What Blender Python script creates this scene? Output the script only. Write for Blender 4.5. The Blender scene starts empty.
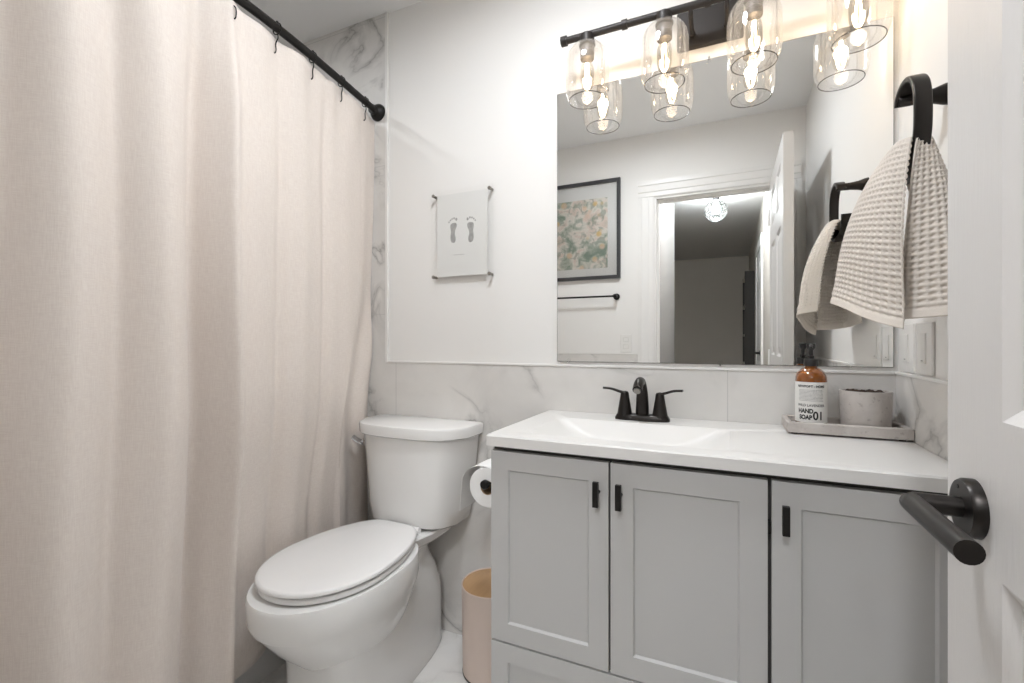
import bpy, bmesh, math, random
from mathutils import Vector, Matrix
random.seed(7)
C = bpy.context.scene.collection
PI = math.pi

# ---------------------------------------------------------------- camera, world, exposure
cam = bpy.data.cameras.new('camera'); cam_o = bpy.data.objects.new('camera', cam); C.objects.link(cam_o)
cam.sensor_fit = 'HORIZONTAL'; cam.sensor_width = 36.0; cam.lens = 36.0*468.4/1024
cam.clip_start = 0.01; cam.clip_end = 60
cam_o.location = (0.0, -1.51, 1.09); cam_o.rotation_euler = (PI/2, 0, math.radians(24.717))
bpy.context.scene.camera = cam_o
w = bpy.data.worlds.new('world'); bpy.context.scene.world = w; w.use_nodes = True
w.node_tree.nodes['Background'].inputs[0].default_value = (0.9, 0.95, 1, 1)
w.node_tree.nodes['Background'].inputs[1].default_value = 0.3
vs = bpy.context.scene.view_settings
vs.view_transform = 'Standard'; vs.look = 'None'; vs.gamma = 1.0; vs.use_curve_mapping = False; vs.exposure = 0.52
BULB_W, ROOM_FILL_E, HALL_E, HALL_FILL_E = 0.22, 62.0, 185.0, 235.0      # bulb watts, added ceiling fill emission, hall globe watts, added hall fill emission

# ---------------------------------------------------------------- helpers
def L(r, g, b):
    f = lambda c: (c/255/12.92 if c/255 <= .04045 else ((c/255+.055)/1.055)**2.4)
    return (f(r), f(g), f(b), 1)

def nt(name):
    m = bpy.data.materials.new(name); m.use_nodes = True
    t = m.node_tree; return m, t, t.nodes['Principled BSDF']

def mapped(t, scale=(1, 1, 1)):
    tc = t.nodes.new('ShaderNodeTexCoord'); mp = t.nodes.new('ShaderNodeMapping')
    mp.inputs['Scale'].default_value = scale; t.links.new(tc.outputs['Object'], mp.inputs[0]); return mp.outputs[0]

def noise(t, vec, scale, detail=4, dist=0.0):
    n = t.nodes.new('ShaderNodeTexNoise'); n.inputs['Scale'].default_value = scale
    n.inputs['Detail'].default_value = detail; n.inputs['Distortion'].default_value = dist
    t.links.new(vec, n.inputs['Vector']); return n.outputs['Fac']

def ramp(t, fac, stops):
    r = t.nodes.new('ShaderNodeValToRGB'); e = r.color_ramp.elements
    e[0].position, e[0].color = stops[0]; e[1].position, e[1].color = stops[-1]
    for p, c in stops[1:-1]:
        x = e.new(p); x.color = c
    t.links.new(fac, r.inputs[0]); return r.outputs[0]

def mix(t, fac, a, b, mode='MIX'):
    n = t.nodes.new('ShaderNodeMix'); n.data_type = 'RGBA'; n.blend_type = mode
    for v, i in ((fac, 0), (a, 6), (b, 7)):
        if hasattr(v, 'links'): t.links.new(v, n.inputs[i])
        else: n.inputs[i].default_value = v
    return n.outputs[2]

def math_n(t, op, a, b=0.0):
    n = t.nodes.new('ShaderNodeMath'); n.operation = op
    for v, i in ((a, 0), (b, 1)):
        if hasattr(v, 'links'): t.links.new(v, n.inputs[i])
        else: n.inputs[i].default_value = v
    return n.outputs[0]

def bump(t, b, h, strength, dist=.002):
    n = t.nodes.new('ShaderNodeBump'); n.inputs['Strength'].default_value = strength
    n.inputs['Distance'].default_value = dist
    t.links.new(h, n.inputs['Height']); t.links.new(n.outputs[0], b.inputs['Normal'])

def plain(name, col, rough=.5, metal=0.0, var=.04, nscale=30, bumps=0.0, bscale=200, spec=.5, stretch=(1, 1, 1)):
    m, t, b = nt(name)
    v = mapped(t, stretch)
    k = 1-var
    dark = (col[0]*k, col[1]*k, col[2]*k, 1)
    t.links.new(mix(t, noise(t, v, nscale), dark, col), b.inputs['Base Color'])
    b.inputs['Roughness'].default_value = rough; b.inputs['Metallic'].default_value = metal
    b.inputs['Specular IOR Level'].default_value = spec
    if bumps: bump(t, b, noise(t, v, bscale, 3), bumps)
    return m

def marble(name, base, vein, amount, rough=.22, scale=1.0, off=0.0, tile=None):
    m, t, b = nt(name)
    tc = t.nodes.new('ShaderNodeTexCoord'); mp = t.nodes.new('ShaderNodeMapping')
    mp.inputs['Location'].default_value = (off, off*1.7, off*.6); mp.inputs['Rotation'].default_value = (.5, .6, .3)
    t.links.new(tc.outputs['Object'], mp.inputs[0]); v = mp.outputs[0]
    n1 = noise(t, v, 2.4*scale, 10, .7)
    d = math_n(t, 'ABSOLUTE', math_n(t, 'SUBTRACT', n1, .5))
    veins = ramp(t, d, [(0, (1, 1, 1, 1)), (.010, (.5, .5, .5, 1)), (.06, (0, 0, 0, 1))])
    msk = ramp(t, noise(t, v, 1.7*scale, 3), [(.40, (0, 0, 0, 1)), (.56, (1, 1, 1, 1))])
    cloud = ramp(t, noise(t, v, 3*scale, 6, .5), [(.4, (0, 0, 0, 1)), (.75, (1, 1, 1, 1))])
    f1 = math_n(t, 'MULTIPLY', veins, msk); f1 = math_n(t, 'MULTIPLY', f1, amount)
    c = mix(t, f1, base, vein)
    c = mix(t, math_n(t, 'MULTIPLY', cloud, .22*amount), c, vein)
    if tile:
        sx, sy, ax = tile
        br = t.nodes.new('ShaderNodeTexBrick'); br.offset = .5
        br.inputs['Scale'].default_value = 1; br.inputs['Mortar Size'].default_value = .0012
        br.inputs['Brick Width'].default_value = sx; br.inputs['Row Height'].default_value = sy
        br.inputs['Color1'].default_value = br.inputs['Color2'].default_value = (0, 0, 0, 1); br.inputs['Mortar'].default_value = (1, 1, 1, 1)
        sep = t.nodes.new('ShaderNodeSeparateXYZ'); com = t.nodes.new('ShaderNodeCombineXYZ')
        t.links.new(tc.outputs['Object'], sep.inputs[0])
        t.links.new(sep.outputs[ax[0]], com.inputs[0]); t.links.new(sep.outputs[ax[1]], com.inputs[1])
        t.links.new(com.outputs[0], br.inputs['Vector'])
        g = (base[0]*.72, base[1]*.72, base[2]*.72, 1)
        c = mix(t, br.outputs['Color'], c, g)
    t.links.new(c, b.inputs['Base Color']); b.inputs['Roughness'].default_value = rough
    return m

def thin_glass(name, tint=(.97, .97, .97, 1), strength=.5, rough=.02, haze=0.0):
    m = bpy.data.materials.new(name); m.use_nodes = True; t = m.node_tree
    t.nodes.remove(t.nodes['Principled BSDF']); out = t.nodes['Material Output']
    tr = t.nodes.new('ShaderNodeBsdfTransparent'); tr.inputs[0].default_value = tint
    gl = t.nodes.new('ShaderNodeBsdfGlossy'); gl.inputs['Roughness'].default_value = rough; gl.inputs[0].default_value = (.95, .95, .95, 1)
    lw = t.nodes.new('ShaderNodeLayerWeight'); lw.inputs['Blend'].default_value = .35
    f = math_n(t, 'MULTIPLY', lw.outputs['Fresnel'], strength)
    mx = t.nodes.new('ShaderNodeMixShader'); t.links.new(f, mx.inputs[0])
    t.links.new(tr.outputs[0], mx.inputs[1]); t.links.new(gl.outputs[0], mx.inputs[2]); last = mx
    if haze:
        tl_ = t.nodes.new('ShaderNodeBsdfTranslucent'); tl_.inputs[0].default_value = (.95, .95, .95, 1)
        m2 = t.nodes.new('ShaderNodeMixShader'); m2.inputs[0].default_value = haze
        t.links.new(mx.outputs[0], m2.inputs[1]); t.links.new(tl_.outputs[0], m2.inputs[2]); last = m2
    t.links.new(last.outputs[0], out.inputs[0])
    return m

def emit(name, col, s):
    m = bpy.data.materials.new(name); m.use_nodes = True; t = m.node_tree
    t.nodes.remove(t.nodes['Principled BSDF'])
    e = t.nodes.new('ShaderNodeEmission'); e.inputs[0].default_value = col; e.inputs[1].default_value = s
    t.links.new(e.outputs[0], t.nodes['Material Output'].inputs[0]); return m

def BM(): return bmesh.new()

def origin(p):
    v = Vector((0, 0, 0))
    while p is not None:
        v += p.location; p = p.parent
    return v

def obj(name, bm, mat, parent=None, smooth=0, base=None, mods=()):
    """link bm (world coordinates) as ONE mesh object; smooth = auto-smooth angle in degrees"""
    bmesh.ops.recalc_face_normals(bm, faces=bm.faces[:])
    o_ = origin(parent) if parent is not None else Vector(base or (0, 0, 0))
    bmesh.ops.translate(bm, verts=bm.verts[:], vec=-o_)
    if smooth:
        for f in bm.faces: f.smooth = True
        for e in bm.edges:
            if len(e.link_faces) == 2 and e.calc_face_angle(0) > math.radians(smooth): e.smooth = False
    me = bpy.data.meshes.new(name); bm.to_mesh(me); bm.free()
    o = bpy.data.objects.new(name, me); C.objects.link(o)
    for m in (mat if isinstance(mat, (list, tuple)) else [mat]): me.materials.append(m)
    if parent is not None: o.parent = parent
    else: o.location = o_
    for kind, kw in mods:
        md = o.modifiers.new(kind.lower(), kind)
        for k, v in kw.items(): setattr(md, k, v)
    return o

def tag(o, label, cat, group=None):
    o['label'] = label; o['category'] = cat
    if group: o['group'] = group
    return o

def thing(name, label, cat, loc=(0, 0, 0), group=None):
    o = bpy.data.objects.new(name, None); C.objects.link(o); o.location = loc; o.empty_display_size = .05
    return tag(o, label, cat, group)

def struct(name, bm, mat, smooth=0, parent=None):
    o = obj(name, bm, mat, parent, smooth)
    if parent is None: o['kind'] = 'structure'
    return o

def box(bm, x0, x1, y0, y1, z0, z1, bev=0.0, seg=2):
    r = bmesh.ops.create_cube(bm, size=1)
    for v in r['verts']:
        v.co = Vector((x0+(v.co.x+.5)*(x1-x0), y0+(v.co.y+.5)*(y1-y0), z0+(v.co.z+.5)*(z1-z0)))
    if bev:
        es = list({e for v in r['verts'] for e in v.link_edges})
        bmesh.ops.bevel(bm, geom=es, offset=bev, segments=seg, affect='EDGES', profile=.5)
    return bm

def bx(*a, **k): return box(BM(), *a, **k)

def rings(bm, rs, cap0=True, cap1=True, closed=True, loop=False):
    vs_ = [[bm.verts.new(p) for p in r] for r in rs]
    n = len(rs[0])
    pairs = list(zip(vs_, vs_[1:])) + ([(vs_[-1], vs_[0])] if loop else [])
    for a, b in pairs:
        for i in range(n if closed else n-1):
            j = (i+1) % n
            bm.faces.new((a[i], a[j], b[j], b[i]))
    if cap0 and not loop: bm.faces.new(vs_[0][::-1])
    if cap1 and not loop: bm.faces.new(vs_[-1])
    return bm

def lathe(prof, c=(0, 0, 0), seg=32, axis='Z', caps=True, bm=None, loop=False):
    bm = bm or BM(); rs = []
    for r, h in prof:
        ring = []
        for i in range(seg):
            a = 2*PI*i/seg; p, q = r*math.cos(a), r*math.sin(a)
            ring.append(Vector(c)+Vector({'Z': (p, q, h), 'X': (h, p, q), 'Y': (p, h, q)}[axis]))
        rs.append(ring)
    return rings(bm, rs, caps, caps, loop=loop)

def tube(pts, r, seg=12, bm=None, flat=None, up=None, loop=False):
    """swept section along pts; r number or list; flat=(a,b) gives an elliptical/flat section with up as first axis"""
    bm = bm or BM(); pts = [Vector(p) for p in pts]; n = len(pts); rs = []
    rr = r if isinstance(r, (list, tuple)) else [r]*n
    prev = None
    for i, p in enumerate(pts):
        if loop: tan = (pts[(i+1) % n]-pts[i-1]).normalized()
        else: tan = (pts[min(i+1, n-1)]-pts[max(i-1, 0)]).normalized()
        if up is not None: a = Vector(up)
        elif prev is None: a = Vector((0, 0, 1)) if abs(tan.z) < .9 else Vector((1, 0, 0))
        else: a = prev
        a = (a-tan*a.dot(tan)).normalized(); prev = a; b = tan.cross(a)
        ring = []
        for k in range(seg):
            t = 2*PI*k/seg; cx, sy = math.cos(t), math.sin(t)
            if flat:
                e = .35
                cx = math.copysign(abs(cx)**e, cx)*flat[0]; sy = math.copysign(abs(sy)**e, sy)*flat[1]
                ring.append(p+a*cx*rr[i]+b*sy*rr[i])
            else: ring.append(p+(a*cx+b*sy)*rr[i])
        rs.append(ring)
    return rings(bm, rs, loop=loop)

def smooth_path(pts, n=8):
    pts = [Vector(p) for p in pts]; out = []
    for i in range(len(pts)-1):
        p0, p1, p2, p3 = pts[max(i-1, 0)], pts[i], pts[i+1], pts[min(i+2, len(pts)-1)]
        for k in range(n):
            t = k/n
            out.append(.5*((2*p1)+(-p0+p2)*t+(2*p0-5*p1+4*p2-p3)*t*t+(-p0+3*p1-3*p2+p3)*t**3))
    return out+[pts[-1]]

def panel_slab(axis, u0, u1, z0, z1, d0, d1, panels, steps, bev=.0015):
    """slab whose face at d0 carries inset panels. axis 'Y': u is x, face at y=d0; axis 'X': u is y, face at x=d0. panels: (u0,u1,z0,z1); steps: (thickness, depth)"""
    bm = BM()
    us = sorted({round(v, 5) for v in [u0, u1]+[q for p in panels for q in p[:2]]})
    zs = sorted({round(v, 5) for v in [z0, z1]+[q for p in panels for q in p[2:]]})
    P = lambda u, d, z: Vector((u, d, z)) if axis == 'Y' else Vector((d, u, z))
    g = {}
    def V(i, j, d):
        if (i, j, d) not in g: g[(i, j, d)] = bm.verts.new(P(us[i], d, zs[j]))
        return g[(i, j, d)]
    pf = []
    for i in range(len(us)-1):
        for j in range(len(zs)-1):
            f = bm.faces.new((V(i, j, d0), V(i+1, j, d0), V(i+1, j+1, d0), V(i, j+1, d0)))
            cu, cz = (us[i]+us[i+1])/2, (zs[j]+zs[j+1])/2
            if any(p[0] < cu < p[1] and p[2] < cz < p[3] for p in panels): pf.append(f)
    nu, nz = len(us)-1, len(zs)-1
    loop = [(i, 0) for i in range(nu)]+[(nu, j) for j in range(nz)]+[(i, nz) for i in range(nu, 0, -1)]+[(0, j) for j in range(nz, 0, -1)]
    back = []
    for k in range(len(loop)):
        a, b = loop[k], loop[(k+1) % len(loop)]
        bm.faces.new((V(*a, d0), V(*b, d0), V(*b, d1), V(*a, d1))); back.append(V(*a, d1))
    bm.faces.new(back)
    bmesh.ops.recalc_face_normals(bm, faces=bm.faces[:])
    for f in pf:
        cur = f
        for th, dep in steps:
            bmesh.ops.inset_region(bm, faces=[cur], thickness=th, depth=dep, use_even_offset=True)
    return bm

def rrect(x0, x1, y0, y1, r, z, n=6):
    out = []
    for cx, cy, a0 in ((x1-r, y1-r, 0), (x0+r, y1-r, 90), (x0+r, y0+r, 180), (x1-r, y0+r, 270)):
        for k in range(n+1):
            a = math.radians(a0+90*k/n); out.append(Vector((cx+r*math.cos(a), cy+r*math.sin(a), z)))
    return out

def text_mesh(s, size, bold=0.0):
    cu = bpy.data.curves.new('lettering', 'FONT'); cu.body = s; cu.size = size; cu.align_x = 'CENTER'; cu.offset = bold
    o = bpy.data.objects.new('lettering', cu); C.objects.link(o)
    dg = bpy.context.evaluated_depsgraph_get(); me = bpy.data.meshes.new_from_object(o.evaluated_get(dg))
    bm = BM(); bm.from_mesh(me)
    bpy.data.objects.remove(o); bpy.data.curves.remove(cu); bpy.data.meshes.remove(me)
    bmesh.ops.triangulate(bm, faces=bm.faces[:])
    return bm

def sstep(a, b, x):
    t = max(0, min(1, (x-a)/(b-a))); return t*t*(3-2*t)

# ---------------------------------------------------------------- materials
M = {}
M['wall'] = plain('wall_paint', L(239, 237, 234), .55, var=.02, nscale=3, bumps=.05, bscale=260)
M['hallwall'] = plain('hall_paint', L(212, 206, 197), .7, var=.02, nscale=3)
M['hallleft_dimmed'] = plain('hall_left_dimmed', L(140, 138, 136), .7, var=.02, nscale=3)  # shade put into the colour: darkened to offset the strong hall lamps
M['hallceil'] = plain('hall_ceiling_paint', L(214, 213, 211), .8, var=.02, nscale=3)
M['ceil'] = plain('ceiling_paint', L(246, 246, 245), .8, var=.02, nscale=3)
M['white'] = plain('white_trim_paint', L(236, 234, 231), .35, var=.02, nscale=6)
M['door'] = plain('door_paint', L(214, 211, 208), .38, var=.03, nscale=8, bumps=.25, bscale=45, stretch=(6, 6, .5))
M['marble'] = marble('marble_wall_tile', L(226, 223, 219), L(142, 139, 135), .85, .42, 1.6, 3.1, (1.2, .6, (0, 2)))
M['marble_side'] = marble('marble_side_tile', L(226, 223, 219), L(146, 143, 139), .75, .42, 1.6, 5.3, (1.2, .6, (1, 2)))
M['floor'] = marble('marble_floor_tile', L(236, 234, 231), L(160, 155, 150), .7, .25, 1.8, 1.3, (.6, .6, (0, 1)))
M['hallfloor'] = plain('hall_floor_boards', L(186, 172, 156), .5, var=.2, nscale=5, stretch=(8, 1, 1))
M['tub'] = plain('tub_enamel', L(232, 231, 229), .15, var=.01)
M['china'] = plain('white_porcelain', L(236, 235, 233), .12, var=.01, nscale=4)
M['seat'] = plain('white_seat_plastic', L(240, 239, 238), .22, var=.01, nscale=4)
M['grey'] = plain('grey_cabinet_paint', L(186, 185, 183), .55, var=.02, nscale=5)
M['gap'] = plain('dark_reveal', L(70, 67, 64), .8)
M['top'] = plain('white_cultured_marble', L(219, 217, 214), .3, var=.015, nscale=4)
M['black'] = plain('matte_black_metal', L(38, 36, 35), .42, .6, var=.12, nscale=60)
M['bronze'] = plain('dark_bronze_metal', L(54, 51, 49), .34, .85, var=.12, nscale=50)
M['fixture'] = plain('dark_iron_metal', L(58, 54, 52), .5, .5, var=.12, nscale=60)
M['socket'] = plain('grey_socket_metal', L(118, 113, 110), .45, .5, var=.08, nscale=60)
M['chrome'] = plain('chrome', L(215, 215, 217), .12, 1.0, var=.02)
M['steel'] = plain('brushed_standoff_metal', L(150, 146, 140), .35, 1.0, var=.1)
M['glass'] = thin_glass('clear_shade_glass', (.992, .988, .985, 1), .34, haze=.03)
M['rim'] = thin_glass('thick_glass_rim', (.55, .54, .53, 1), .6)
M['bulb'] = thin_glass('bulb_glass', (.98, .95, .9, 1), .35)
M['acrylic'] = thin_glass('clear_acrylic', (.994, .994, .992, 1), .06)
M['paper'] = plain('white_paper', L(230, 229, 226), .8, var=.01)
M['ink'] = plain('grey_footprint_ink', L(196, 194, 191), .9, var=.6, nscale=70)
M['tp'] = plain('soft_white_tissue', L(240, 239, 237), .95, var=.02, bumps=.15, bscale=300)
M['card'] = plain('brown_cardboard_core', L(170, 145, 115), .9)
M['bin'] = plain('blush_enamel', L(222, 204, 192), .45, var=.02)
M['wood'] = plain('light_bamboo', L(205, 165, 122), .5, var=.2, nscale=6, stretch=(22, 2, 2))
M['soil'] = plain('dark_soil', L(72, 58, 50), .95, var=.6, nscale=120)
M['labelblack'] = plain('black_label_ink', L(30, 29, 28), .7)
M['label'] = plain('white_label_paper', L(228, 226, 222), .6, var=.01)
M['pump'] = plain('black_pump_plastic', L(28, 25, 24), .35)
M['frame'] = plain('charcoal_frame', L(60, 60, 62), .35, var=.1)
M['plastic'] = plain('white_switch_plastic', L(236, 234, 230), .3, var=.01)
M['darkslot'] = plain('dark_slot', L(80, 76, 70), .7)
M['warm'] = emit('warm_filament', (1, .76, .48, 1), 30)
M['lens'] = emit('room_fill_lens', (.897, .945, 1, 1), ROOM_FILL_E)
M['globelight'] = emit('hall_bulb_glow', (.9, .96, 1, 1), HALL_E)
M['cream_door'] = plain('hall_door_paint', L(228, 227, 225), .4, var=.02)

def mk_mirror():
    m, t, b = nt('mirror_silver'); v = mapped(t)
    t.links.new(mix(t, noise(t, v, 2), (.945, .95, .94, 1), (.95, .955, .945, 1)), b.inputs['Base Color'])
    b.inputs['Metallic'].default_value = 1; b.inputs['Roughness'].default_value = 0.0
    return m
M['mirror'] = mk_mirror()

def mk_linen():
    m, t, b = nt('blush_linen')
    v = mapped(t, (1, 1, 1)); base, lo = L(233, 224, 216), L(221, 210, 202)
    a = noise(t, mapped(t, (60, 60, 900)), 1, 2); c = noise(t, mapped(t, (700, 700, 40)), 1, 2)
    weave = math_n(t, 'MULTIPLY', math_n(t, 'ADD', a, c), .5)
    f = ramp(t, weave, [(.35, (0, 0, 0, 1)), (.65, (1, 1, 1, 1))])
    t.links.new(mix(t, f, lo, base), b.inputs['Base Color'])
    b.inputs['Roughness'].default_value = .9; b.inputs['Specular IOR Level'].default_value = .15
    b.inputs['Sheen Weight'].default_value = .15
    bump(t, b, weave, .25, .001)
    return m
M['linen'] = mk_linen()
M['towel'] = plain('waffle_cotton', L(226, 217, 207), .95, var=.06, nscale=200, bumps=.3, bscale=900, spec=.1)

def mk_stone():
    m, t, b = nt('pitted_travertine'); v = mapped(t)
    c = mix(t, noise(t, v, 26, 6, .6), L(164, 156, 150), L(206, 200, 195))
    pits = ramp(t, noise(t, v, 90, 3), [(.3, (1, 1, 1, 1)), (.4, (0, 0, 0, 1))])
    c = mix(t, math_n(t, 'MULTIPLY', pits, .45), c, L(134, 124, 116))
    t.links.new(c, b.inputs['Base Color']); b.inputs['Roughness'].default_value = .6
    bump(t, b, noise(t, v, 90, 3), .3)
    return m
M['stone'] = mk_stone()

def mk_amber():
    m, t, b = nt('amber_glass'); v = mapped(t)
    t.links.new(mix(t, noise(t, v, 14), L(140, 76, 24), L(172, 100, 36)), b.inputs['Base Color'])
    b.inputs['Roughness'].default_value = .06; b.inputs['Transmission Weight'].default_value = .35; b.inputs['Coat Weight'].default_value = .5
    return m
M['amber'] = mk_amber()

def mk_art():
    m, t, b = nt('floral_print'); v = mapped(t)
    n1 = noise(t, v, 7, 6, 1.2); n2 = noise(t, v, 22, 5, 1.0)
    c = ramp(t, n1, [(.3, L(132, 150, 134)), (.42, L(196, 198, 184)), (.5, L(232, 226, 216)), (.58, L(226, 208, 196)), (.72, L(160, 176, 160))])
    leaf = ramp(t, n2, [(.5, (0, 0, 0, 1)), (.58, (1, 1, 1, 1))])
    c = mix(t, math_n(t, 'MULTIPLY', leaf, .5), c, L(106, 134, 116))
    vo = t.nodes.new('ShaderNodeTexVoronoi'); vo.inputs['Scale'].default_value = 13; t.links.new(v, vo.inputs['Vector'])
    fl = ramp(t, vo.outputs['Distance'], [(.22, (1, 1, 1, 1)), (.34, (0, 0, 0, 1))])
    cl = ramp(t, noise(t, v, 4, 2), [(.4, L(232, 208, 196)), (.6, L(226, 190, 110))])
    c = mix(t, math_n(t, 'MULTIPLY', fl, .8), c, cl)
    t.links.new(c, b.inputs['Base Color']); b.inputs['Roughness'].default_value = .5
    return m
M['art'] = mk_art()

# ---------------------------------------------------------------- the room
XR, XL, YD, ZC = .3995, -2.07, -1.58, 2.415           # right wall, left wall, door wall, ceiling
WZ = 1.006                                            # top of the tiled wainscot
struct('wall_back', bx(XL-.1, XR+.1, 0, .1, 0, ZC), M['wall'])
struct('wall_right', bx(XR, XR+.1, YD-.12, 0, 0, ZC), M['wall'])
struct('wall_left', bx(XL-.1, XL, YD-.12, 0, 0, ZC), M['marble_side'])
DX0, DX1, DH = -.422, .2645, 2.005                      # door opening
bm = bx(XL, DX0, YD-.12, YD, 0, ZC); box(bm, DX1, XR, YD-.12, YD, 0, ZC); box(bm, DX0, DX1, YD-.12, YD, DH, ZC)
struct('wall_front', bm, M['wall'])
struct('floor', bx(XL, XR, YD-.12, 0, -.05, 0), M['floor'])
struct('ceiling', bx(XL-.1, XR+.1, YD-.12, .1, ZC, ZC+.08), M['ceil'])
# tile, with its white edge strips
TX = -1.252
struct('trim_1', bx(TX, XR, -.008, 0, 0, WZ), M['marble'])
struct('trim_2', bx(XL, TX, -.008, 0, 0, ZC), M['marble'])
struct('trim_3', bx(XR-.008, XR, YD, -.008, 0, WZ), M['marble_side'])
bm = bx(TX+.02, DX0-.1, YD, YD+.008, 0, WZ)
struct('trim_4', bm, M['marble'])
struct('trim_5', bx(TX+.012, XR-.008, -.011, 0, WZ, WZ+.007, .001), M['white'])
struct('trim_6', bx(TX, TX+.012, -.012, 0, WZ, ZC, .002), M['white'])
struct('trim_7', bx(XR-.011, XR, YD+.1, -.011, WZ, WZ+.007, .001), M['white'])
struct('trim_8', bx(TX+.02, DX0-.1, YD, YD+.011, WZ, WZ+.007, .001), M['white'])
# door casing: profiled boards around the opening
def casing(x0, x1, z0, z1, inner, horizontal=False):
    bm = BM(); y = YD
    if horizontal: steps = [(0, .1, .010), (.012, .1, .016), (.075, .1, .020)]
    else: steps = [(0, .1, .010), (.012, .1, .016), (.075, .1, .020)]
    prof = [(0, 0), (0, .008), (.006, .012), (.03, .012), (.036, .016), (.072, .018), (.078, .022), (.1, .022), (.1, 0)]
    rs = []
    if not horizontal:
        for z in (z0, z1): rs.append([Vector((x0+p if inner == 'right' else x1-p, y+d, z)) for p, d in [((.1-p), d) if inner == 'right' else (.1-p, d) for p, d in prof]])
    else:
        for x in (x0, x1): rs.append([Vector((x, y+d, z0+p)) for p, d in prof])
    return rings(bm, rs)
def casing_v(xin, sgn, z1):     # xin = inner edge, sgn = outward direction
    prof = [(0, 0), (0, .008), (.006, .012), (.03, .012), (.036, .016), (.072, .018), (.078, .022), (.1, .022), (.1, 0)]
    return rings(BM(), [[Vector((xin+sgn*p, YD+d, z)) for p, d in prof] for z in (0, z1)])
struct('trim_9', casing_v(DX0, -1, DH), M['white'])
struct('trim_10', casing_v(DX1+.012, 1, DH), M['white'])
prof = [(0, 0), (0, .008), (.006, .012), (.03, .012), (.036, .016), (.072, .018), (.078, .022), (.1, .022), (.1, 0)]
struct('trim_11', rings(BM(), [[Vector((x, YD+d, DH+p)) for p, d in prof] for x in (DX0-.1, DX1+.112)]), M['white'])
bm = bx(DX0, DX0+.012, YD-.12, YD, 0, DH); struct('trim_12', bm, M['white'])
struct('trim_13', bx(DX0+.012, DX1, YD-.12, YD, DH-.012, DH), M['white'])
struct('trim_14', bx(DX0+.012, DX0+.024, YD-.075, YD-.04, 0, DH-.012), M['white'])
struct('trim_15', bx(DX0+.024, DX1, YD-.075, YD-.04, DH-.026, DH-.012), M['white'])

# hallway behind the doorway, seen in the mirror
HY = -6.6; HXR = .30; HXL = -.455
struct('floor_hall', bx(-2.6, 1.0, HY, YD-.12, -.06, -.01), M['hallfloor'])
struct('ceiling_hall', bx(-2.6, 1.0, HY-.1, YD-.12, ZC, ZC+.08), M['hallceil'])
struct('wall_hall_far', bx(-2.6, 1.0, HY-.1, HY, 0, ZC), M['hallwall'])
struct('wall_hall_left', bx(HXL-.1, HXL, -3.15, YD-.12, 0, ZC), M['hallleft_dimmed'])
struct('wall_hall_side', bx(-2.7, -2.6, HY, -3.05, 0, ZC), M['hallwall'])
struct('wall_hall_corner', bx(-2.6, HXL-.1, -3.15, -3.05, 0, ZC), M['hallwall'])
struct('wall_hall_right', bx(HXR, HXR+.1, HY, YD-.12, 0, ZC), M['hallwall'])
struct('baseboard_hall', bx(-2.6, HXR, HY, HY+.012, 0, .1, .002), M['white'])
# closed panel door on the right of the hall
y0, y1 = -4.25, -3.5
d2 = struct('door_2', panel_slab('X', y0, y1, .01, 2.0, HXR-.012, HXR, [(y0+.11, (y0+y1)/2-.05, .24, .9), ((y0+y1)/2+.05, y1-.11, .24, .9), (y0+.11, (y0+y1)/2-.05, 1.04, 1.62), ((y0+y1)/2+.05, y1-.11, 1.04, 1.62), (y0+.11, (y0+y1)/2-.05, 1.72, 1.9), ((y0+y1)/2+.05, y1-.11, 1.72, 1.9)], [(.012, -.006), (.02, .004)]), M['cream_door'])
kn = lathe([(.026, 0), (.026, -.008), (.011, -.012), (.011, -.04)], (HXR-.012, -3.58, .98), 20, 'X')
kn = obj('door_handle', kn, M['black'], d2, 40)
obj('lever', tube([(HXR-.052, -3.57, .98), (HXR-.052, -3.69, .98)], .009, 12), M['black'], kn, 40)
struct('trim_16', bx(HXR-.02, HXR, y0-.09, y0-.003, 0, 2.1, .003), M['white'])
struct('trim_17', bx(HXR-.02, HXR, y1+.003, y1+.09, 0, 2.1, .003), M['white'])
struct('trim_18', bx(HXR-.02, HXR, y0-.003, y1+.003, 2.005, 2.1, .003), M['white'])
# a tall dark bookshelf further along the same wall
sh = thing('bookshelf', 'narrow dark open bookshelf far down the hallway, seen in the mirror', 'shelf', (.26, -5.3, 0))
for yy in (-5.72, -4.9): obj('side_panel', bx(.19, .298, yy-.01, yy+.01, -.01, 1.95), M['gap'], sh)
for k in range(6): obj('shelf_board', bx(.19, .298, -5.709, -4.911, .05+k*.37, .07+k*.37), M['hallwall'], sh)

# ---------------------------------------------------------------- open bathroom door
dx, dy0, dy1 = .2195, -1.566, -.843
st = .112; mid = (dy0+dy1)/2
pan = []
for (a, b) in ((dy0+st, mid-.05), (mid+.05, dy1-st)):
    pan += [(a, b, .22, .877), (a, b, 1.019, 1.62), (a, b, 1.72, 1.91)]
door = struct('door_1', panel_slab('X', dy0, dy1, .012, 2.0, dx, dx+.04, pan, [(.012, -.008), (.006, 0), (.028, .006)]), M['door'])
hz, hy = .927, -.906
h = lathe([(.0285, 0), (.0285, -.008), (.0265, -.011), (.012, -.011)], (dx, hy, hz), 36, 'X')
hd = obj('door_handle', h, M['bronze'], door, 40)
lx = dx-.05
lv = tube([(dx-.010, hy, hz), (lx+.012, hy, hz), (lx+.003, hy, hz), (lx, hy-.003, hz), (lx, hy-.012, hz), (lx, hy-.128, hz)], .0098, 20)
obj('lever', lv, M['bronze'], hd, 40)
obj('set_screw', lathe([(.0022, 0), (.0022, -.0006)], (dx-.0112, hy+.006, hz+.019), 10, 'X'), M['black'], hd)
h2 = lathe([(.0285, 0), (.0285, .008), (.0265, .011), (.012, .011)], (dx+.04, hy, hz), 36, 'X')
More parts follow.
